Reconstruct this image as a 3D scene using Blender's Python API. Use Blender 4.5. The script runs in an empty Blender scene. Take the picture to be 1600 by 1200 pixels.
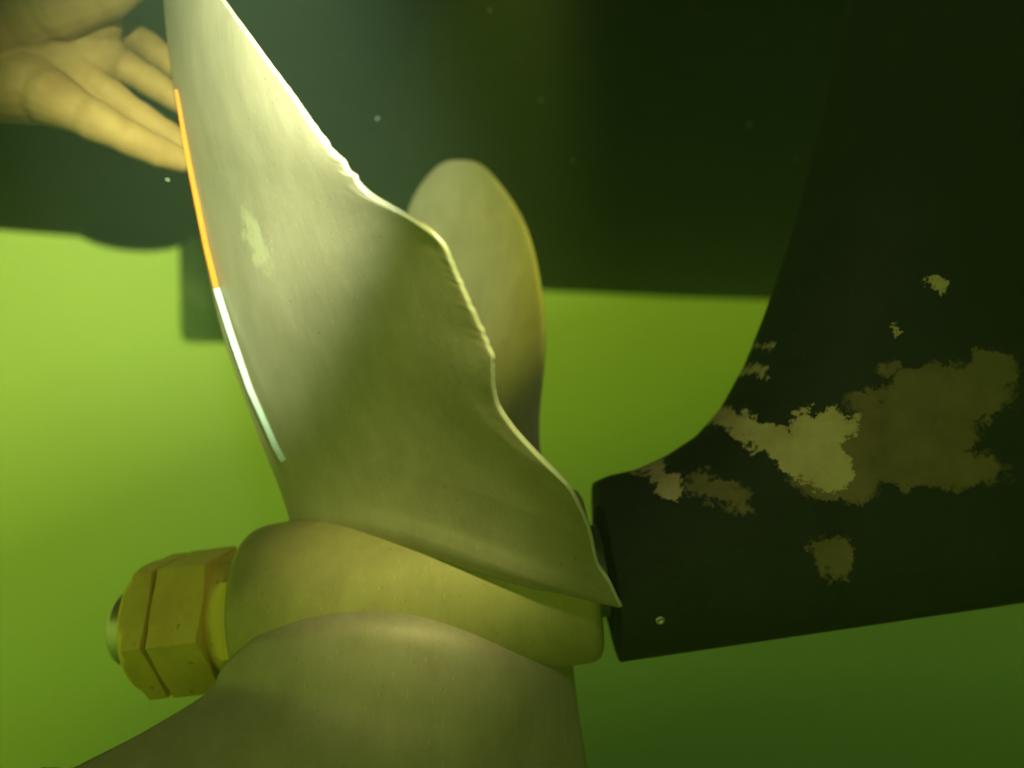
import bpy, bmesh, math, random
import numpy as np
from mathutils import Vector
random.seed(7); rng = np.random.default_rng(7)
sc = bpy.context.scene
C = sc.collection
F = 1050.0                       # focal length in pixels of the 1600 px wide photograph

# ------------------------------------------------------------------ camera
cam = bpy.data.cameras.new('camera'); cam_o = bpy.data.objects.new('camera', cam); C.objects.link(cam_o)
cam.sensor_width = 36; cam.lens = 36 * F / 1600; cam.clip_start = .01; cam.clip_end = 200
cam_o.location = (0, 0, 0); cam_o.rotation_euler = (math.pi / 2, 0, 0)
cam.dof.use_dof = True; cam.dof.focus_distance = .36; cam.dof.aperture_fstop = 2.9
sc.camera = cam_o

# ------------------------------------------------------------------ world: the green water beyond
W = bpy.data.worlds.new('World'); sc.world = W; W.use_nodes = True
nt = W.node_tree; nt.nodes.clear()
out = nt.nodes.new('ShaderNodeOutputWorld'); bg = nt.nodes.new('ShaderNodeBackground')
tc = nt.nodes.new('ShaderNodeTexCoord')
dot = nt.nodes.new('ShaderNodeVectorMath'); dot.operation = 'DOT_PRODUCT'; dot.inputs[1].default_value = (-.45, -.25, 1.2)
mr = nt.nodes.new('ShaderNodeMapRange'); mr.inputs['From Min'].default_value = -1.3; mr.inputs['From Max'].default_value = 1.3
rp = nt.nodes.new('ShaderNodeValToRGB')
nt.links.new(tc.outputs['Generated'], dot.inputs[0]); nt.links.new(dot.outputs['Value'], mr.inputs['Value'])
nt.links.new(mr.outputs['Result'], rp.inputs['Fac']); nt.links.new(rp.outputs['Color'], bg.inputs['Color'])
nt.links.new(bg.outputs['Background'], out.inputs['Surface'])
bg.inputs['Strength'].default_value = 1.55
def ramp(rp, stops):
    el = rp.color_ramp.elements
    while len(el) < len(stops): el.new(.5)
    for e, (p, c) in zip(el, stops): e.position = p; e.color = (*c, 1)
ramp(rp, [((v_ + 1.3) / 2.6, c_) for v_, c_ in ((-1.3, (.001, .0015, .0001)), (-.85, (.002, .003, .0002)), (-.60, (.030, .048, .001)), (-.36, (.092, .155, .0028)),
          (-.18, (.135, .215, .006)), (.07, (.335, .51, .04)), (.26, (.42, .62, .065)), (1.3, (.75, .95, .18)))])
# faint drifting unevenness of the murk
wn = nt.nodes.new('ShaderNodeTexNoise'); wn.inputs['Scale'].default_value = 2.6; wn.inputs['Detail'].default_value = 3
nt.links.new(tc.outputs['Generated'], wn.inputs['Vector'])
wm = nt.nodes.new('ShaderNodeMapRange'); wm.inputs['To Min'].default_value = .84; wm.inputs['To Max'].default_value = 1.16
nt.links.new(wn.outputs['Fac'], wm.inputs['Value'])
ws = nt.nodes.new('ShaderNodeMath'); ws.operation = 'MULTIPLY'; ws.inputs[1].default_value = 1.4
nt.links.new(wm.outputs['Result'], ws.inputs[0]); nt.links.new(ws.outputs[0], bg.inputs['Strength'])

# ------------------------------------------------------------------ lamps
def spot(name, loc, target, power, col, angle, blend, size):
    l = bpy.data.lights.new(name, 'SPOT'); o = bpy.data.objects.new(name, l); C.objects.link(o)
    l.energy = power; l.color = col; l.spot_size = math.radians(angle); l.spot_blend = blend; l.shadow_soft_size = size
    o.location = loc; o.rotation_euler = (Vector(target) - Vector(loc)).to_track_quat('-Z', 'Y').to_euler()
    return o
spot('dive_torch', (-.05, .05, .19), (-.152, .40, .143), 32.0, (.89, 1, .60), 49, 1.0, .012)
spot('added_fill_far_blade', (.02, .30, .33), (-.045, .62, .11), 7.5, (.92, 1, .10), 48, 1.0, .012)  # added fill with no real source, brightens the far blade
spot('added_fill_hub', (.03, .08, .24), (-.055, .41, -.095), 7.0, (1, 1, .34), 25, 1.0, .012)  # invented spot, put in to light the band of hub below the blade
spot('added_fill_wide', (.17, .04, .26), (.07, .42, -.10), 1.1, (1, .93, .55), 68, 1.0, .02)  # added weak front fill for skeg patches, nut and hub

sc.view_settings.view_transform = 'Standard'; sc.view_settings.look = 'None'
sc.view_settings.exposure = 0; sc.view_settings.gamma = 1
sc.cycles.use_denoising = True
sc.cycles.volume_bounces = 1
sc.cycles.max_bounces = 6

# ------------------------------------------------------------------ helpers
TAU = math.radians(6.98)
O = np.array([0, .45, -.1316])
A = np.array([math.cos(TAU), 0, math.sin(TAU)]); U = np.array([-math.sin(TAU), 0, math.cos(TAU)]); V = np.array([0, -1., 0])
def un(px, py, d): return np.array([(px - 800) * d / F, d, (600 - py) * d / F])
def cyl(p):
    q = p - O; cu = q @ U; cv = q @ V
    return np.array([math.hypot(cu, cv), math.atan2(cv, cu), q @ A])
def uncyl(c): return O + c[2] * A + c[0] * (math.cos(c[1]) * U + math.sin(c[1]) * V)
def mesh_obj(name, verts, faces, mat, parent=None, smooth=True):
    me = bpy.data.meshes.new(name); me.from_pydata([tuple(map(float, v)) for v in verts], [], faces); me.update()
    bm = bmesh.new(); bm.from_mesh(me); bmesh.ops.recalc_face_normals(bm, faces=bm.faces); bm.to_mesh(me); bm.free()
    if smooth: me.polygons.foreach_set('use_smooth', [True] * len(me.polygons))
    me.materials.append(mat)
    o = bpy.data.objects.new(name, me); C.objects.link(o); o.parent = parent
    return o
def tag(o, label=None, cat=None, group=None, kind=None):
    if label: o['label'] = label
    if cat: o['category'] = cat
    if group: o['group'] = group
    if kind: o['kind'] = kind
    return o
def empty(name, loc=(0, 0, 0)):
    o = bpy.data.objects.new(name, None); C.objects.link(o); o.empty_display_size = .05
    return o
def lathe(name, prof, mat, parent, n=96, phase=0, radial=None, smooth=True):
    """prof: (x along shaft, radius) pairs, closed at both ends"""
    vs = []; fs = []
    for (x, r) in prof:
        for k in range(n):
            th = phase + 2 * math.pi * k / n
            rr = r if radial is None else radial(x, r, th)
            vs.append(uncyl((rr, th, x)))
    for i in range(len(prof) - 1):
        for k in range(n):
            fs.append((i * n + k, i * n + (k + 1) % n, (i + 1) * n + (k + 1) % n, (i + 1) * n + k))
    fs.append(tuple(range(n))); fs.append(tuple(range((len(prof) - 1) * n, len(prof) * n)))
    o = mesh_obj(name, vs, fs, mat, parent, smooth)
    return o
def sharp(o, deg=35):
    me = o.data
    bm = bmesh.new(); bm.from_mesh(me)
    for e in bm.edges:
        e.smooth = not (len(e.link_faces) == 2 and e.calc_face_angle() > math.radians(deg))
    bm.to_mesh(me); bm.free()
    return o

# ------------------------------------------------------------------ materials
def new_mat(name):
    m = bpy.data.materials.new(name); m.use_nodes = True
    return m, m.node_tree, m.node_tree.nodes['Principled BSDF']
def noise(nt, scale, detail=4, rough=.6, vec=None, dist=0):
    n = nt.nodes.new('ShaderNodeTexNoise'); n.inputs['Scale'].default_value = scale; n.inputs['Detail'].default_value = detail
    n.inputs['Roughness'].default_value = rough; n.inputs['Distortion'].default_value = dist
    if vec is not None: nt.links.new(vec, n.inputs['Vector'])
    return n
def cramp(nt, fac, stops):
    r = nt.nodes.new('ShaderNodeValToRGB'); nt.links.new(fac, r.inputs['Fac']); ramp(r, stops); return r
def bump(nt, h, strength, dist, b, prev=None):
    n = nt.nodes.new('ShaderNodeBump'); n.inputs['Strength'].default_value = strength; n.inputs['Distance'].default_value = dist
    nt.links.new(h, n.inputs['Height'])
    if prev is not None: nt.links.new(prev.outputs['Normal'], n.inputs['Normal'])
    nt.links.new(n.outputs['Normal'], b.inputs['Normal']); return n
def mapping(nt, vec, scale=(1, 1, 1), rot=(0, 0, 0), loc=(0, 0, 0)):
    m = nt.nodes.new('ShaderNodeMapping'); nt.links.new(vec, m.inputs['Vector'])
    m.inputs['Scale'].default_value = scale; m.inputs['Rotation'].default_value = rot; m.inputs['Location'].default_value = loc
    return m.outputs['Vector']
def mixcol(nt, fac, a, b, mode='MIX'):
    n = nt.nodes.new('ShaderNodeMix'); n.data_type = 'RGBA'; n.blend_type = mode
    for s, v in ((n.inputs[0], fac), (n.inputs[6], a), (n.inputs[7], b)):
        if isinstance(v, (float, int)): s.default_value = v
        elif isinstance(v, tuple): s.default_value = (*v, 1)
        else: nt.links.new(v, s)
    return n.outputs[2]
def math_(nt, op, a, b=None):
    n = nt.nodes.new('ShaderNodeMath'); n.operation = op
    for s, v in zip(n.inputs, (a, b)):
        if v is None: continue
        if isinstance(v, (float, int)): s.default_value = v
        else: nt.links.new(v, s)
    return n.outputs[0]

def bronze(name, dark, mid, light, rough, metal=.75, pits=False, streak=None):
    m, nt, b = new_mat(name)
    co = nt.nodes.new('ShaderNodeTexCoord').outputs['Object']
    n1 = noise(nt, 14, 6, .65, co, .6)
    n2 = noise(nt, 60, 5, .7, mapping(nt, co, (1, 1, .25), (0, .45, 0)))
    col = cramp(nt, math_(nt, 'ADD', math_(nt, 'MULTIPLY', n1.outputs['Fac'], .6), math_(nt, 'MULTIPLY', n2.outputs['Fac'], .4)),
                [(.32, dark), (.5, mid), (.68, light)]).outputs['Color']
    n3 = noise(nt, 260, 3, .6, mapping(nt, co, (1, 1, .12), (0, .35, 0)))
    rv = math_(nt, 'ADD', math_(nt, 'MULTIPLY', n1.outputs['Fac'], .25), rough - .125)
    if streak:      # rubbed pale wear mark at a place on the face
        (cx, cz), (sx, sz), rot = streak
        d = nt.nodes.new('ShaderNodeVectorMath'); d.operation = 'LENGTH'
        wv = nt.nodes.new('ShaderNodeVectorMath'); wv.operation = 'ADD'
        wn = noise(nt, 90, 4, .7, co)
        sub = nt.nodes.new('ShaderNodeVectorMath'); sub.operation = 'MULTIPLY_ADD'
        nt.links.new(wn.outputs['Color'], sub.inputs[0]); sub.inputs[1].default_value = (.03, 0, .03); sub.inputs[2].default_value = (-.015, 0, -.015)
        nt.links.new(co, wv.inputs[0]); nt.links.new(sub.outputs[0], wv.inputs[1])
        mp = nt.nodes.new('ShaderNodeMapping'); mp.vector_type = 'TEXTURE'
        mp.inputs['Location'].default_value = (cx, 0, cz); mp.inputs['Rotation'].default_value = (0, rot, 0); mp.inputs['Scale'].default_value = (sx, 1e3, sz)
        nt.links.new(wv.outputs[0], mp.inputs['Vector']); nt.links.new(mp.outputs['Vector'], d.inputs[0])
        fac = cramp(nt, d.outputs['Value'], [(.55, (1, 1, 1)), (1.0, (0, 0, 0))]).outputs['Color']
        fac = math_(nt, 'MULTIPLY', fac, .33)
        col = mixcol(nt, fac, col, (.75, .74, .5))
    if pits:
        vo = noise(nt, 150, 2, .5, co)
        pm = cramp(nt, vo.outputs['Fac'], [(.69, (0, 0, 0)), (.74, (1, 1, 1))]).outputs['Color']
        col = mixcol(nt, math_(nt, 'MULTIPLY', pm, .6), col, (.09, .075, .02))
        b0 = bump(nt, pm, -.5, .001, b)
        bump(nt, n3.outputs['Fac'], .12, .002, b, b0)
    else:
        sc_ = noise(nt, 900, 2, .5, mapping(nt, co, (1, 1, .02), (0, .9, 0)))          # fine scratches
        sm_ = cramp(nt, sc_.outputs['Fac'], [(.66, (0, 0, 0)), (.72, (1, 1, 1))]).outputs['Color']
        pt = noise(nt, 420, 2, .5, co); pm = cramp(nt, pt.outputs['Fac'], [(.70, (0, 0, 0)), (.74, (1, 1, 1))]).outputs['Color']
        col = mixcol(nt, math_(nt, 'MULTIPLY', sm_, .35), col, tuple(min(1, x * 1.5) for x in light))
        col = mixcol(nt, math_(nt, 'MULTIPLY', pm, .5), col, tuple(x * .4 for x in dark))
        b0 = bump(nt, math_(nt, 'SUBTRACT', sm_, pm), .2, .0006, b)
        bump(nt, n3.outputs['Fac'], .08, .002, b, b0)
    nt.links.new(col, b.inputs['Base Color']); nt.links.new(rv, b.inputs['Roughness']); b.inputs['Metallic'].default_value = metal
    return m
M_blade = bronze('blade_bronze', (.29, .25, .19), (.35, .305, .23), (.41, .36, .285), .58, .3, streak=((-.155, .088), (.009, .026), -.45))
M_hub = bronze('hub_bronze', (.29, .26, .11), (.37, .33, .145), (.43, .39, .19), .62, .25)
M_nut = bronze('nut_brass', (.60, .45, .09), (.74, .57, .12), (.80, .63, .18), .55, .3, pits=True)
M_edge = bronze('bare_edge_glint', (.62, .60, .46), (.74, .72, .58), (.84, .82, .68), .35, .35)  # bare rim metal, colour paled further to paint in the edge highlight
m, nt, b = new_mat('shaft_steel'); M_steel = m
b.inputs['Base Color'].default_value = (.5, .5, .44, 1); b.inputs['Metallic'].default_value = .8; b.inputs['Roughness'].default_value = .35

def plain(name, col, rough=.6, metal=0, var=.25, scale=60):
    m, nt, b = new_mat(name)
    co = nt.nodes.new('ShaderNodeTexCoord').outputs['Object']
    n = noise(nt, scale, 5, .6, co)
    c = cramp(nt, n.outputs['Fac'], [(.3, tuple(x * (1 - var) for x in col)), (.7, tuple(min(1, x * (1 + var)) for x in col))])
    nt.links.new(c.outputs['Color'], b.inputs['Base Color']); b.inputs['Roughness'].default_value = rough; b.inputs['Metallic'].default_value = metal
    bump(nt, n.outputs['Fac'], .15, .002, b)
    return m
M_orange = plain('strip_orange', (.62, .19, .002), .8, 0, .06)
M_pale = plain('strip_pale', (.58, .76, .70), .45, 0, .06)
M_fleck = plain('fleck', (.5, .55, .45), .8)

def paint_mat(name, patches):
    m, nt, b = new_mat(name)
    co = nt.nodes.new('ShaderNodeTexCoord').outputs['Object']
    n = noise(nt, 25, 6, .65, co); n2 = noise(nt, 300, 3, .6, co)
    col = cramp(nt, n.outputs['Fac'], [(.3, (.009, .009, .009)), (.6, (.014, .015, .015)), (.8, (.022, .023, .024))]).outputs['Color']
    h = n2.outputs['Fac']
    if patches:
        wn = noise(nt, 85, 5, .72, co)
        off = nt.nodes.new('ShaderNodeVectorMath'); off.operation = 'MULTIPLY_ADD'
        nt.links.new(wn.outputs['Color'], off.inputs[0]); off.inputs[1].default_value = (.034, 0, .034); off.inputs[2].default_value = (-.017, 0, -.017)
        wv = nt.nodes.new('ShaderNodeVectorMath'); wv.operation = 'ADD'; nt.links.new(co, wv.inputs[0]); nt.links.new(off.outputs[0], wv.inputs[1])
        def field(pl):
            acc = None
            for (cx, cz, rx, rz, rot) in pl:
                mp = nt.nodes.new('ShaderNodeMapping'); mp.vector_type = 'TEXTURE'
                mp.inputs['Location'].default_value = (cx, 0, cz); mp.inputs['Rotation'].default_value = (0, rot, 0); mp.inputs['Scale'].default_value = (rx, 1e3, rz)
                nt.links.new(wv.outputs[0], mp.inputs['Vector'])
                L = nt.nodes.new('ShaderNodeVectorMath'); L.operation = 'LENGTH'; nt.links.new(mp.outputs['Vector'], L.inputs[0])
                dd = math_(nt, 'MULTIPLY', math_(nt, 'SUBTRACT', L.outputs['Value'], 1.0), min(rx, rz) / .01)
                acc = dd if acc is None else math_(nt, 'MINIMUM', acc, dd)
            return acc
        tan, olive = field(patches[0]), field(patches[1])
        n3 = noise(nt, 40, 5, .7, co)
        tcol = cramp(nt, n3.outputs['Fac'], [(.3, (.38, .29, .15)), (.55, (.50, .40, .22)), (.75, (.58, .48, .30))]).outputs['Color']
        ocol = cramp(nt, n3.outputs['Fac'], [(.3, (.12, .09, .042)), (.7, (.20, .15, .075))]).outputs['Color']
        mo = nt.nodes.new('ShaderNodeMapRange'); mo.inputs['From Min'].default_value = .12; mo.inputs['From Max'].default_value = -.12; nt.links.new(olive, mo.inputs['Value'])
        mt = nt.nodes.new('ShaderNodeMapRange'); mt.inputs['From Min'].default_value = .05; mt.inputs['From Max'].default_value = -.05; nt.links.new(tan, mt.inputs['Value'])
        col = mixcol(nt, mo.outputs['Result'], col, ocol); col = mixcol(nt, mt.outputs['Result'], col, tcol)
        h = math_(nt, 'SUBTRACT', math_(nt, 'MULTIPLY', h, .3), math_(nt, 'MAXIMUM', mo.outputs['Result'], mt.outputs['Result']))
    nt.links.new(col, b.inputs['Base Color']); b.inputs['Roughness'].default_value = .75
    b.inputs['Specular IOR Level'].default_value = .25
    bump(nt, h, .5, .0012, b)
    return m
M_hull = paint_mat('black_antifouling', None)
DN = .393     # depth of the near side of the skeg
def ell(cx, cy, rx, ry, rot=0):
    p = un(cx, cy, DN); k = DN / F
    return (p[0], p[2], rx * k, ry * k, math.radians(rot))
tanp = [ell(1185, 668, 55, 20, 30), ell(1235, 700, 50, 30, 20), ell(1290, 668, 52, 26, -8), ell(1215, 575, 15, 11), ell(1235, 535, 6, 5),
        ell(1035, 742, 27, 13, -10), ell(1062, 765, 22, 24, 20), ell(1062, 719, 8, 11), ell(1182, 558, 5, 4), ell(1460, 441, 15, 9, -30), ell(1395, 510, 7, 6),
        ell(1280, 720, 60, 40, 20)]
olp = [ell(1300, 740, 75, 45, 15), ell(1400, 690, 125, 66, -8), ell(1475, 620, 112, 52, -8), ell(1545, 585, 50, 38, -20), ell(1390, 575, 22, 12),
       ell(1460, 735, 110, 26), ell(1130, 772, 42, 22, 10), ell(1165, 797, 14, 10), ell(1302, 865, 30, 34), ell(1355, 630, 30, 14)]
M_skeg = paint_mat('chipped_antifouling', (tanp, olp))

m, nt, b = new_mat('skin'); M_skin = m
co = nt.nodes.new('ShaderNodeTexCoord').outputs['Object']
n = noise(nt, 45, 5, .6, co); n2 = noise(nt, 420, 3, .6, co)
c = cramp(nt, n.outputs['Fac'], [(.3, (.23, .145, .042)), (.7, (.32, .215, .07))])
nt.links.new(c.outputs['Color'], b.inputs['Base Color']); b.inputs['Roughness'].default_value = .7; b.inputs['Specular IOR Level'].default_value = .2
b.inputs['Subsurface Weight'].default_value = .15; b.inputs['Subsurface Radius'].default_value = (.008, .004, .002); b.inputs['Subsurface Scale'].default_value = 1
bump(nt, n2.outputs['Fac'], .12, .001, b)

# ------------------------------------------------------------------ boat: hull, skeg
boat = tag(empty('boat'), 'black painted boat bottom with chipped skeg holding the propeller shaft', 'boat')
chine = [(-6, .2), (-3, .95), (-1.9, 1.32), (-1.27, 1.66), (-.88, 1.85), (-.3, 2.35), (.13, 2.75), (.7, 2.95), (1.21, 3.06), (3, 3.2), (6, 3.2)]
vs = []; fs = []; xs = np.linspace(-3.2, 6, 121)
cxs = [p[0] for p in chine]; cys = [p[1] for p in chine]
for x in xs:
    ye = float(np.interp(x, cxs, cys)); half = ye - .45
    row = [(ye + .25 * s, z) for s, z in ((1.0, 1.3), (.9, .9), (.7, .6), (.45, .46), (.2, .395), (0, .38))]
    row += [(.45 + half * t, .38 - .012 * math.sin(math.pi * abs(t))) for t in np.linspace(.95, -.95, 22)]
    row += [(.45 - half - .25 * s, z) for s, z in ((0, .38), (.2, .395), (.45, .46), (.7, .6), (.9, .9), (1.0, 1.3))]
    vs += [(x, y, z) for y, z in row]
nr = len(row)
for i in range(len(xs) - 1):
    for j in range(nr - 1): fs.append((i * nr + j, i * nr + j + 1, (i + 1) * nr + j + 1, (i + 1) * nr + j))
for i in range(len(xs) - 1): fs.append((i * nr, (i + 1) * nr, (i + 1) * nr + nr - 1, i * nr + nr - 1))
fs.append(tuple(range(nr))); fs.append(tuple(range((len(xs) - 1) * nr, len(xs) * nr)))
hull = mesh_obj('hull', vs, fs, M_hull, boat)

# skeg with the stern tube: a plate whose rim is rounded like the tube
RT = .058; X0 = .0634
curve_px = [(921, 750), (955, 748), (1000, 738), (1050, 716), (1100, 683), (1140, 638), (1180, 565), (1210, 490), (1235, 420), (1262, 335), (1288, 235), (1320, 110), (1350, -20), (1390, -200), (1440, -420)]
cp = []
for (x, y) in curve_px:
    q = un(x, y, .44) - O; cp.append((q @ A, q @ U))
cp = np.array(cp); cp[0] = (X0, RT); cp[1, 1] = max(cp[1, 1], RT)
xt = np.r_[np.linspace(X0, .15, 24), np.linspace(.154, .32, 56), np.linspace(.34, 1.6, 30)]
def ztop(x): return float(np.interp(x, cp[:, 0], cp[:, 1]))
def zbot(x): return -RT + .024 * (x - X0)
def segd(p, a, b):
    ab = b - a; t = np.clip(((p - a) @ ab) / (ab @ ab), 0, 1); return np.linalg.norm(p - a - t * ab)
vs = []; fs = []; NS = 61
ss = (1 - np.cos(np.linspace(0, math.pi, NS))) / 2
front = []; 
for side in (1, -1):
    for x in xt:
        z0, z1 = zbot(x), ztop(x)
        for s in ss:
            z = z0 + (z1 - z0) * s; p = np.array([x, z])
            d = min(z - z0, min(segd(p, cp[i], cp[i + 1]) for i in range(len(cp) - 1)))
            d = max(0, min(d / RT, 1)); hgt = RT * math.sqrt(max(0, 1 - (1 - d) ** 2))
            vs.append(O + x * A + z * U + side * hgt * V)
n1 = len(xt) * NS
for k in (0, n1):
    for i in range(len(xt) - 1):
        for j in range(NS - 1): fs.append((k + i * NS + j, k + i * NS + j + 1, k + (i + 1) * NS + j + 1, k + (i + 1) * NS + j))
for j in range(NS - 1): fs.append((j, j + 1, n1 + j + 1, n1 + j))
skeg = mesh_obj('skeg', vs, fs, M_skeg, boat)
bm = bmesh.new(); bm.from_mesh(skeg.data); bmesh.ops.remove_doubles(bm, verts=bm.verts, dist=1e-5); bmesh.ops.recalc_face_normals(bm, faces=bm.faces)
bm.to_mesh(skeg.data); bm.free(); sharp(skeg, 50)
tag(skeg, 'black skeg and stern tube with tan patches of flaked paint')
bearing = lathe('bearing', [(X0 - .0025, .034), (X0 - .0025, .040), (X0 - .001, .042), (X0 + .01, .042)], M_hull, boat)
sharp(bearing)
# small grub screw in the side of the tube
sp = cyl(un(1030, 965, .397)); sp[0] = RT
c0 = uncyl(sp); nrm = (uncyl(sp + np.array([.01, 0, 0])) - c0) / .01; t1 = np.cross(nrm, A); t1 /= np.linalg.norm(t1)
vs = []; fs = []
for r, h in ((.0028, -.001), (.0028, .0006), (.0023, .0010), (.0013, .0010), (.0011, .0001)):
    for k in range(12): vs.append(c0 + r * (math.cos(k * math.pi / 6) * A + math.sin(k * math.pi / 6) * t1) + h * nrm)
for i in range(4):
    for k in range(12): fs.append((i * 12 + k, i * 12 + (k + 1) % 12, (i + 1) * 12 + (k + 1) % 12, (i + 1) * 12 + k))
fs.append(tuple(range(48, 60)))
scr = mesh_obj('screw', vs, fs, M_steel, skeg)

# dim fittings under the hull, far behind the blade
def blob(name, center, radii, mat, parent, nu=24, nv=12):
    vs = []; fs = []
    for i in range(nv + 1):
        a_ = math.pi * i / nv
        for k in range(nu):
            b_ = 2 * math.pi * k / nu
            vs.append((center[0] + radii[0] * math.sin(a_) * math.cos(b_), center[1] + radii[1] * math.sin(a_) * math.sin(b_), center[2] + radii[2] * math.cos(a_)))
    for i in range(nv):
        for k in range(nu): fs.append((i * nu + k, i * nu + (k + 1) % nu, (i + 1) * nu + (k + 1) % nu, (i + 1) * nu + k))
    o = mesh_obj(name, vs, fs, mat, parent)
    bm = bmesh.new(); bm.from_mesh(o.data); bmesh.ops.remove_doubles(bm, verts=bm.verts, dist=1e-6); bmesh.ops.recalc_face_normals(bm, faces=bm.faces); bm.to_mesh(o.data); bm.free()
    return o
p = un(222, 380, 1.74); blob('hull_fairing', (p[0], 1.70, .385), (.135, .12, .045), M_hull, boat)
def tapered_post(name, px0, px1, py_bot, d, mat, parent):
    xa, xb = (px0 - 800) * d / F, (px1 - 800) * d / F; zb = (600 - py_bot) * d / F; vs = []; fs = []; n = 24
    for z, sh in ((.42, 1), (zb + .03, .96), (zb + .01, .9), (zb, .75)):
        for k in range(n):
            a_ = 2 * math.pi * k / n
            vs.append(((xa + xb) / 2 + (xb - xa) / 2 * sh * math.cos(a_), d + .03 * sh * math.sin(a_), z))
    for i in range(3):
        for k in range(n): fs.append((i * n + k, i * n + (k + 1) % n, (i + 1) * n + (k + 1) % n, (i + 1) * n + k))
    fs.append(tuple(range(n))); fs.append(tuple(range(3 * n, 4 * n)))
    return mesh_obj(name, vs, fs, mat, parent)
tapered_post('rudder_stock', 280, 372, 535, 1.75, plain('hazed_post', (.42, .52, .17), .8), boat)  # light green base colour stands in for water haze over the post

# ------------------------------------------------------------------ propeller
prop = tag(empty('propeller'), 'bronze boat propeller with a ragged nicked blade edge and hexagonal shaft nut', 'propeller')
hub = lathe('hub', [(-.173, .030), (-.173, .046), (-.171, .0515), (-.167, .0545), (-.160, .0562), (-.145, .0570), (-.10, .0575), (-.03, .0575), (.03, .0568), (.046, .0562), (.051, .054), (.053, .050), (.053, .030)], M_hub, prop)
shaft = lathe('shaft', [(-.262, .019), (-.260, .023), (-.256, .0255), (-.20, .0255), (-.19, .030), (.05, .030), (.12, .030)], M_steel, prop)
sharp(shaft)
def hexprof(x, r, th): return r
def hexnut(name, x0, x1, rc, ch0, ch1, phase, mat):
    """six flats, corners chamfered to a circle at the ends"""
    n = 96; ap = rc * math.cos(math.pi / 6)
    def rr(x, lim, th):
        t = (th - phase) % (math.pi / 3) - math.pi / 6
        return min(ap / math.cos(t), lim)
    prof = [(x0, ap * .55), (x0, ap * .97), (x0 + ch0 * .4, ap * 1.02), (x0 + ch0, rc * .995), (x0 + ch0 + .0004, rc * 2),
            (x1 - ch1 - .0004, rc * 2), (x1 - ch1, rc * .995), (x1 - ch1 * .4, ap * 1.06), (x1, ap * 1.0), (x1, ap * .55)]
    o = lathe(name, prof, mat, prop, n, phase, rr)
    return sharp(o, 22)
PH = math.radians(90)
lock = hexnut('lock_nut', -.243, -.2245, .0470, .006, .0008, PH, M_nut)
nut = hexnut('nut', -.2222, -.190, .0475, .0008, .0012, PH, M_nut)
collar = hexnut('collar', -.1885, -.166, .0455, .010, .0008, PH + .32, M_nut)
groove = lathe('groove_fill', [(-.2255, .038), (-.2215, .038)], M_nut, prop)  # filler rings added so the seams between nuts look less black
groove2 = lathe('groove_fill', [(-.191, .038), (-.187, .038)], M_nut, prop)

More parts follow.
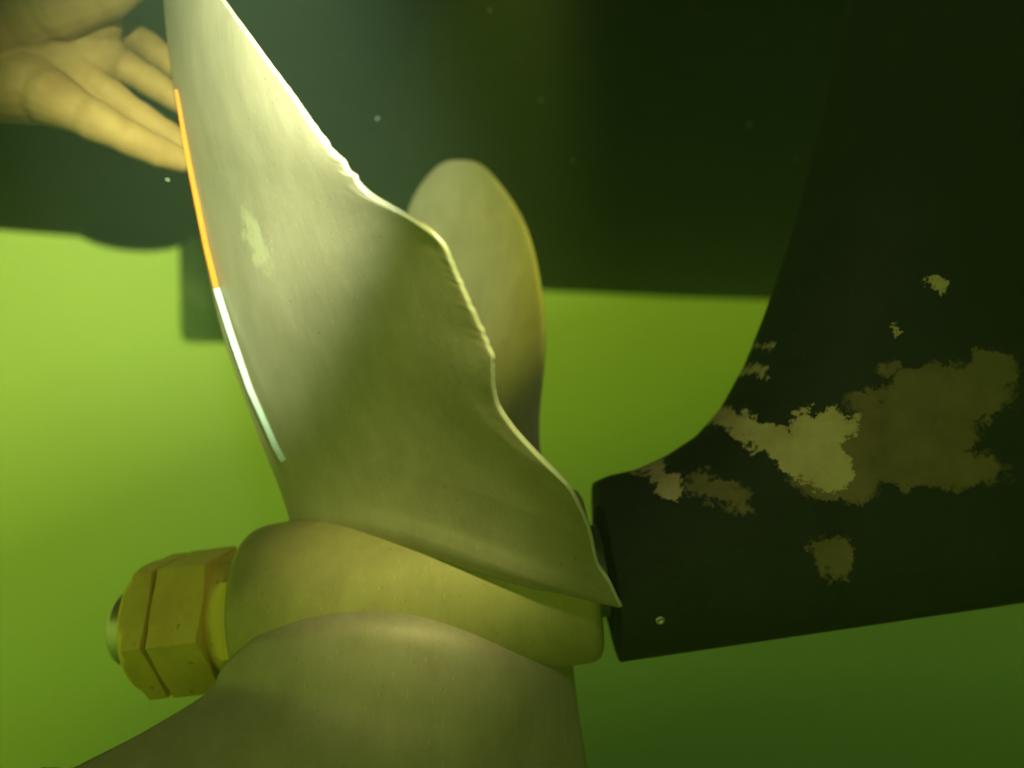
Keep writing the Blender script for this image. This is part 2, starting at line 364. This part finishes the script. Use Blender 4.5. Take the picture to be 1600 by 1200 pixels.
def edge_at(s, P, w): return np.array([np.interp(w, s, P[:, i]) for i in range(P.shape[1])])
def make_blade(TEc, LEc, sT, sL, N, M, tmin=.0030, troot=.017, bend=None, trim=None, warp=None, flare=.012, straight=0, label=None):
    """TEc / LEc: arrays of (r, theta, x) along each edge from root to tip"""
    G = np.zeros((N, M, 3)); QE = np.ones(N)
    wv = np.linspace(-.03, .992, N)
    qv = (1 - np.cos(np.linspace(0, math.pi, M))) / 2 * .6 + np.linspace(0, 1, M) * .4
    for i, w in enumerate(wv):
        w0 = max(w, 0); ct, cl = edge_at(sT, TEc, w0), edge_at(sL, LEc, w0)
        if w < 0: ct = ct.copy(); cl = cl.copy(); ct[0] = min(ct[0], .058) - .02 * (-w / .03); cl[0] = min(cl[0], .06) - .02 * (-w / .03)
        qe = 1.0 if trim is None else trim(w0, ct, cl)
        QE[i] = qe
        for j, q in enumerate(qv):
            c_ = ct + (cl - ct) * q * qe
            if warp: c_[1] += warp(w0, q) * (cl[1] - ct[1])
            G[i, j] = uncyl(c_) * (1 - straight) + straight * (uncyl(ct) * (1 - q) + uncyl(cl) * q)
    def normals(G):
        du = np.gradient(G, axis=0); dv = np.gradient(G, axis=1)
        n = np.cross(du, dv); return n / (np.linalg.norm(n, axis=2)[..., None] + 1e-12)
    n = normals(G)
    if bend is not None:
        for i, w in enumerate(wv):
            for j, q in enumerate(qv): G[i, j] += n[i, j] * bend(w, q)
        n = normals(G)
    T = np.zeros((N, M))
    for i, w in enumerate(wv):
        tm = troot * (1 - max(w, 0)) ** 1.2 + .004 + flare * math.exp(-max(w, 0) / .03)
        for j, q in enumerate(qv):
            Q = min(max(q * QE[i] / 1.02, 0), 1)
            T[i, j] = min(tmin + max(0, tm - tmin) * (1 - (2 * Q - 1) ** 2) ** .9, tmin + (.09 if trim else 1) * (1 - q), tmin + q)
    T[-1, :] = tmin
    Fr = G + n * T[..., None] / 2; Bk = G - n * T[..., None] / 2
    vs = list(Fr.reshape(-1, 3)) + list(Bk.reshape(-1, 3)); fs = []; K = N * M; rim = []
    for i in range(N - 1):
        for j in range(M - 1):
            a_, b_, c_, d_ = i * M + j, i * M + j + 1, (i + 1) * M + j + 1, (i + 1) * M + j
            fs.append((a_, b_, c_, d_)); fs.append((K + a_, K + d_, K + c_, K + b_))
    per = [(i, 0) for i in range(N)] + [(N - 1, j) for j in range(1, M)] + [(i, M - 1) for i in range(N - 2, -1, -1)]
    ring = []
    for (i, j) in per:
        inw = G[i, min(max(j, 3), M - 4)] - G[i, j]; L = np.linalg.norm(inw)
        o = -inw / L if L > 1e-6 else np.zeros(3)
        if i == N - 1:
            o = G[-1, M // 2] - G[-4, M // 2]; o = o / np.linalg.norm(o)
        ring.append(len(vs)); vs.append(G[i, j] + o * tmin * .45)
    nf = len(fs)
    for k in range(len(per) - 1):
        (i, j), (i2, j2) = per[k], per[k + 1]
        a_, b_ = i * M + j, i2 * M + j2
        fs.append((a_, b_, ring[k + 1], ring[k])); fs.append((ring[k], ring[k + 1], K + b_, K + a_))
    # close the root inside the hub
    for j in range(M - 1): fs.append((j, j + 1, K + j + 1, K + j))
    fs.append((0, K, ring[0])); fs.append((M - 1, ring[-1], K + M - 1))
    o = mesh_obj('blade', vs, fs, M_blade, prop)
    o.data.materials.append(M_edge)
    for k in range(nf, nf + 2 * (len(per) - 1) if trim else nf): o.data.polygons[k].material_index = 1
    if label:
        o['label'] = label
    return o, nf, len(per)
def arc(L):
    L = np.array(L, float); s = np.r_[0, np.cumsum(np.linalg.norm(np.diff(L, axis=0), axis=1))]; return s / s[-1]

# the near blade, its forward edge bent and nicked
TE = [(455, 812), (439, 760), (412, 695), (380, 607), (355, 540), (338, 475), (322, 395), (308, 325), (297, 265), (286, 200), (274, 132), (264, 60), (258, 0), (258, -60), (272, -112)]
LE = [(970, 947), (954, 910), (933, 880), (922, 835), (912, 805), (890, 762), (870, 740), (850, 720), (830, 700), (805, 672), (790, 652), (777, 630), (771, 602), (769, 572), (769, 558), (765, 548), (757, 532), (745, 502), (735, 475), (725, 452), (712, 424), (703, 404), (694, 388), (683, 374), (668, 360), (650, 347), (620, 329), (585, 309), (562, 288), (554, 272), (546, 269), (535, 248), (525, 241), (490, 195), (457, 147), (422, 100), (386, 50), (350, 0), (318, -50), (292, -90), (272, -112)]
dTE = ([-112, 0, 130, 280, 470, 640, 812], [.425, .45, .465, .475, .48, .475, .464])
dLE = ([-112, 0, 180, 320, 480, 620, 800, 947], [.425, .365, .325, .305, .305, .32, .355, .384])
TE_pts = np.array([un(x, y, np.interp(y, *dTE)) for x, y in TE]); LE_pts = np.array([un(x, y, np.interp(y, *dLE)) for x, y in LE])
TEc = np.array([cyl(p) for p in TE_pts]); LEc = np.array([cyl(p) for p in LE_pts]); sT, sL = arc(TE), arc(LE)
def smooth_edge(sig):
    R = LEc.copy()
    for k in range(len(LE)):
        wt = np.exp(-((sL - sL[k]) / sig) ** 2) * np.gradient(sL); wt[0] *= .5; wt[-1] *= .5
        m_ = min(1, min(sL[k], 1 - sL[k]) / (1.7 * sig))
        R[k] = LEc[k] * (1 - m_) + m_ * (wt[:, None] * LEc).sum(0) / wt.sum()
    return R
LEs = smooth_edge(.09)
def spline(c, n=60):
    c = np.vstack([2 * c[0] - c[1], c, 2 * c[-1] - c[-2]]); out_ = []
    for t in np.linspace(0, len(c) - 3 - 1e-6, n):
        i = int(t); f_ = t - i; p0, p1, p2, p3 = c[i:i + 4]
        out_.append(.5 * (2 * p1 + (p2 - p0) * f_ + (2 * p0 - 5 * p1 + 4 * p2 - p3) * f_ ** 2 + (3 * p1 - p0 - 3 * p2 + p3) * f_ ** 3))
    return np.array(out_)
_l = spline(np.array(LE, float)[::-1], 500); _o = np.argsort(_l[:, 1]); LEy, LEx = _l[_o, 1], _l[_o, 0]
def trim1(w, ct, cl):
    """how far the row reaches across the smooth face before the wavy, nicked edge cuts it"""
    if w < .02 or w > .97: return 1.0
    qs = np.linspace(.6, 1.5, 181); prev = None
    for q in qs:
        p = uncyl(ct + (cl - ct) * q); px, py = 800 + p[0] / p[1] * F, 600 - p[2] / p[1] * F
        g = px - np.interp(py, LEy, LEx)
        if g > 0: qr = q if prev is None else q - .005 * g / (g - prev); break
        prev = g
    else: qr = 1.0
    k = min(1, (w - .02) / .03, (.97 - w) / .03)
    g = lambda c, s: math.exp(-((w - c) / s) ** 2)
    return 1 + (qr - 1) * k + .006 * (nick(w * .97 + .01) - .5) * (g(.40, .04) + .8 * g(.665, .02) + .15) * k
_nk = rng.random(160)
def nick(w): return float(np.interp(w * 150, np.arange(160), _nk))
def bend1(w, q):
    g = lambda c, s: math.exp(-((w - c) / s) ** 2)
    e = max(0, (q - .8) / .2) ** 2
    return e * (.0012 * g(.53, .03) + .0010 * g(.37, .03)) + max(0, (q - .965) / .035) * .0007 * (nick(w) - .5) * (g(.40, .05) + g(.665, .03) + .25)
def dense(s_, c, sig=.025, n=400):
    g_ = np.linspace(0, 1, n); r = np.stack([np.interp(g_, s_, c[:, i]) for i in range(3)], 1); o_ = r.copy()
    for k in range(n):
        sg = max(1e-4, min(sig, .45 * min(g_[k], 1 - g_[k]))); wt = np.exp(-((g_ - g_[k]) / sg) ** 2); o_[k] = (wt[:, None] * r).sum(0) / wt.sum()
    return g_, o_
gT, TEd = dense(sT, TEc, .04); gL, LEd = dense(sL, LEs, .05)
blade1, _, _ = make_blade(TEd, LEd, gT, gL, 330, 56, tmin=.0031, bend=bend1, trim=trim1, flare=.008, label='near upright blade with wavy nicked forward edge')

R_ = lambda L: np.array([(r, math.radians(t), x) for r, t, x in L])
LE2 = R_([(.058, -22, .030), (.099, -31, .030), (.132, -31, .035), (.18, -31, .045), (.232, -31, .050), (.2987, -31, .048), (.356, -32, .037), (.409, -32, .014), (.428, -32.5, -.009), (.437, -34, -.034), (.440, -39, -.066), (.440, -46, -.09)])
TE2 = R_([(.058, -104, -.147), (.10, -103, -.15), (.2, -97, -.155), (.30, -87, -.15), (.38, -70, -.125), (.425, -57, -.108), (.440, -46, -.09)])
a2 = lambda c: arc([uncyl(x) for x in c])
LE2, TE2 = spline(LE2), spline(TE2)
make_blade(TE2, LE2, a2(TE2), a2(LE2), 90, 36, straight=.75, label='far rounded blade standing behind the near one')
# lower blade reaching towards the viewer
TE3 = np.array([(.056, math.radians(88), -.150)] + [tuple(cyl(un(*p))) for p in ((352, 1040, .392), (330, 1080, .388), (235, 1140, .372), (120, 1200, .355), (10, 1262, .34))] + [(.31, math.radians(125), -.23), (.37, math.radians(130), -.215), (.40, math.radians(136), -.19)])
LE3 = R_([(.056, 168, .032), (.085, 172, .032), (.128, 176, .033), (.17, 177, .03), (.25, 172, .0), (.33, 162, -.06), (.39, 148, -.14), (.40, 136, -.19)])
TE3, LE3 = spline(TE3), spline(LE3)
make_blade(TE3, LE3, a2(TE3), a2(LE3), 110, 44, flare=.007, troot=.014, warp=lambda w, q: (q ** 2.9 - q) * max(0, 1 - w / .45) ** 1.5, label='lower blade reaching toward the viewer below the hub')
LE4 = LE2.copy(); LE4[:, 1] -= math.radians(82); TE4 = TE2.copy(); TE4[:, 1] -= math.radians(82)
LE4[:, 2] -= .012
make_blade(TE4, LE4, a2(TE4), a2(LE4), 60, 24)

# ------------------------------------------------------------------ two-coloured strip held on the blade edge
strip = tag(empty('measuring_strip'), 'thin flexible strip, orange above and pale below, along the near blade edge', 'strip')
def ribbon(name, pts, w, t, mat):
    pts = np.array(pts); vs = []; fs = []
    for i, p in enumerate(pts):
        tn = pts[min(i + 1, len(pts) - 1)] - pts[max(i - 1, 0)]; tn /= np.linalg.norm(tn)
        vd = p / np.linalg.norm(p); sd = np.cross(tn, vd); sd /= np.linalg.norm(sd)
        wi = w if np.isscalar(w) else w[i]
        for a_, b_ in ((-1, -1), (1, -1), (1, 1), (-1, 1)): vs.append(p + sd * a_ * wi / 2 + vd * b_ * t / 2)
    for i in range(len(pts) - 1):
        for k in range(4): fs.append((i * 4 + k, i * 4 + (k + 1) % 4, (i + 1) * 4 + (k + 1) % 4, (i + 1) * 4 + k))
    fs.append((0, 1, 2, 3)); n = len(vs); fs.append((n - 4, n - 3, n - 2, n - 1))
    return sharp(mesh_obj(name, vs, fs, mat, strip))
ST = [(275, 140), (286, 200), (297, 262), (309, 322), (322, 385), (338, 450), (360, 520), (390, 607), (431, 699), (443, 720)]
sy = [p[1] for p in ST]; sx = [p[0] for p in ST]
tey = [p[1] for p in TE][::-1]; tex = [p[0] for p in TE][::-1]
def sp_pt(y):
    x = np.interp(y, sy, sx); return un(x, y, np.interp(y, *dTE) - .011 - .0011 * max(0, x - np.interp(y, tey, tex)))
ys = np.linspace(140, 449, 40); ribbon('orange_half', [sp_pt(y) for y in ys], np.interp(ys, [140, 200, 449], [.0016, .0028, .0034]), .0012, M_orange)
ys = np.linspace(450.5, 720, 40); ribbon('pale_half', [sp_pt(y) for y in ys], .0036, .0012, M_pale)

# ------------------------------------------------------------------ the diver's hand
def round_cone(bm, p0, p1, r0, r1, n=16, m=6):
    p0, p1 = Vector(p0), Vector(p1); ax = (p1 - p0)
    L = ax.length; ax.normalize(); t = ax.orthogonal().normalized(); s = ax.cross(t)
    rings = []
    for i in range(m): a_ = -math.pi / 2 * (1 - i / m); rings.append((r0 * math.sin(a_), r0 * math.cos(a_)))
    rings.append((0, r0)); rings.append((L, r1))
    for i in range(1, m + 1): a_ = math.pi / 2 * i / m; rings.append((L + r1 * math.sin(a_), r1 * math.cos(a_)))
    prev = None; 
    for (h, r) in rings:
        r = max(r, 1e-5); cur = [bm.verts.new(p0 + ax * h + (t * math.cos(2 * math.pi * k / n) + s * math.sin(2 * math.pi * k / n)) * r) for k in range(n)]
        if prev:
            for k in range(n): bm.faces.new((prev[k], prev[(k + 1) % n], cur[(k + 1) % n], cur[k]))
        prev = cur
    
bm = bmesh.new()
def chain(pts):
    """pts: (px, py, depth, radius mm) - pads bulge between the joints"""
    for (a_, b_) in zip(pts[:-1], pts[1:]):
        p, q = Vector(un(*a_[:3])), Vector(un(*b_[:3])); r0, r1 = a_[3] / 1000, b_[3] / 1000
        d = (q - p)
        round_cone(bm, p, q, r0 * .93, r1 * .93)
        vd = Vector(un(*a_[:3])).normalized()
        round_cone(bm, p + d * .22 - vd * r0 * .06, p + d * .78 - vd * r1 * .06, r0 * .99, r1 * .99)
HD = .485
chain([(66, 146, HD - .024, 20), (136, 182, HD - .022, 15.5), (190, 210, HD - .016, 13), (240, 234, HD - .006, 12), (282, 250, HD + .004, 10.2)])     # little finger side
chain([(95, 100, HD - .008, 18), (160, 145, HD - .004, 14), (206, 176, HD + .004, 12), (250, 204, HD + .010, 11), (288, 226, HD + .016, 9.6)])
chain([(110, 58, HD + .004, 17), (170, 90, HD + .012, 14), (222, 120, HD + .018, 12), (262, 146, HD + .022, 11), (296, 166, HD + .026, 10)])
chain([(105, 20, HD + .010, 17), (168, 38, HD + .022, 13.5), (222, 66, HD + .030, 12), (262, 96, HD + .034, 11), (296, 118, HD + .036, 10)])
chain([(-30, 50, HD - .032, 26), (60, 10, HD - .036, 23), (150, -8, HD - .030, 18.5), (216, -44, HD - .026, 15)])                           # thumb across the top
for a_, b_ in (((70, 150, HD - .016, 17), (-60, 110, HD - .012, 24)), ((95, 105, HD - .004, 19), (-60, 70, HD, 24)), ((110, 60, HD + .004, 19), (-60, 30, HD, 22)),
               ((105, 20, HD + .01, 17), (-70, -10, HD - .004, 22)), ((-20, 40, HD - .044, 22), (-80, 40, HD - .01, 26)), ((10, 135, HD - .026, 21), (-60, 95, HD - .022, 22)),
               ((45, 136, HD - .022, 25), (-70, 116, HD - .016, 30)), ((150, 34, HD - .008, 17), (10, 36, HD - .024, 27)), ((160, 78, HD + .002, 16), (60, 84, HD - .014, 25)), ((40, 60, HD - .02, 24), (-60, 50, HD - .02, 26)), ((135, 55, HD + .006, 20), (20, 50, HD, 24)), ((140, 95, HD + .002, 20), (40, 105, HD - .006, 24)), ((130, 15, HD + .01, 20), (20, 10, HD, 24)), ((110, 90, HD - .002, 20), (40, 60, HD - .01, 22)),
               ((-60, 60, HD, 32), (-160, 0, HD + .0, 32)), ((-160, 0, HD, 32), (-520, -190, HD + .02, 42))):
    round_cone(bm, un(*a_[:3]), un(*b_[:3]), a_[3] / 1000, b_[3] / 1000)
me = bpy.data.meshes.new('hand_raw'); bm.to_mesh(me); bm.free()
tmp = bpy.data.objects.new('hand_raw', me); C.objects.link(tmp)
rm = tmp.modifiers.new('r', 'REMESH'); rm.mode = 'VOXEL'; rm.voxel_size = .0016
sm = tmp.modifiers.new('s', 'SMOOTH'); sm.factor = .5; sm.iterations = 4
dg = bpy.context.evaluated_depsgraph_get(); hm = bpy.data.meshes.new_from_object(tmp.evaluated_get(dg))
bpy.data.objects.remove(tmp); hm.name = 'person'
hm.polygons.foreach_set('use_smooth', [True] * len(hm.polygons)); hm.materials.clear(); hm.materials.append(M_skin)
person = bpy.data.objects.new('person', hm); C.objects.link(person)
tag(person, 'bare hand reaching in from the upper left, fingertips at the blade edge', 'person')

# ------------------------------------------------------------------ specks drifting in the water
vs = []; fs = []
spots = [(590, 185, .6, 4), (1170, 195, .7, 4), (845, 156, .7, 4), (765, 15, .6, 4), (262, 281, .5, 3), (1245, 248, .8, 3), (895, 250, .7, 3)]
for _ in range(260): spots.append((rng.uniform(0, 1600), rng.uniform(0, 1200), rng.uniform(.5, 1.5), rng.uniform(.5, 1.0) + .9 * rng.random() ** 4))
for (x, y, d, s) in spots:
    c_ = un(x, y, d); r = s * d / F * .8; k = len(vs)
    ax = rng.normal(size=3); ax /= np.linalg.norm(ax); t = np.cross(ax, [.3, .5, .8]); t /= np.linalg.norm(t); u2 = np.cross(ax, t)
    for h in (1.6, -1.6): vs.append(c_ + ax * r * h)
    for q in range(5): vs.append(c_ + (t * math.cos(q * 1.2566) + u2 * math.sin(q * 1.2566)) * r * rng.uniform(.6, 1.1))
    for q in range(5): fs.append((k, k + 2 + q, k + 2 + (q + 1) % 5)); fs.append((k + 1, k + 2 + (q + 1) % 5, k + 2 + q))
fl = mesh_obj('drifting_specks', vs, fs, M_fleck); tag(fl, 'tiny pale specks drifting in the green water', 'specks', kind='stuff')

# ------------------------------------------------------------------ the murky water itself
m = bpy.data.materials.new('green_water'); m.use_nodes = True; nt = m.node_tree; nt.nodes.clear()
mo = nt.nodes.new('ShaderNodeOutputMaterial'); pv = nt.nodes.new('ShaderNodeVolumePrincipled')
pv.inputs['Color'].default_value = (.58, .86, .66, 1); pv.inputs['Density'].default_value = .125; pv.inputs['Anisotropy'].default_value = 0.0
nt.links.new(pv.outputs['Volume'], mo.inputs['Volume'])
x0, x1, y0, y1, z0, z1 = -3.7, 6.6, -3.0, 3.7, -1.55, 1.5
vs = [(x, y, z) for x in (x0, x1) for y in (y0, y1) for z in (z0, z1)]
hz = mesh_obj('haze', vs, [(0, 1, 3, 2), (4, 6, 7, 5), (0, 4, 5, 1), (2, 3, 7, 6), (0, 2, 6, 4), (1, 5, 7, 3)], m, smooth=False)
tag(hz, 'murky green water filling the whole view around the propeller', 'water', kind='stuff')
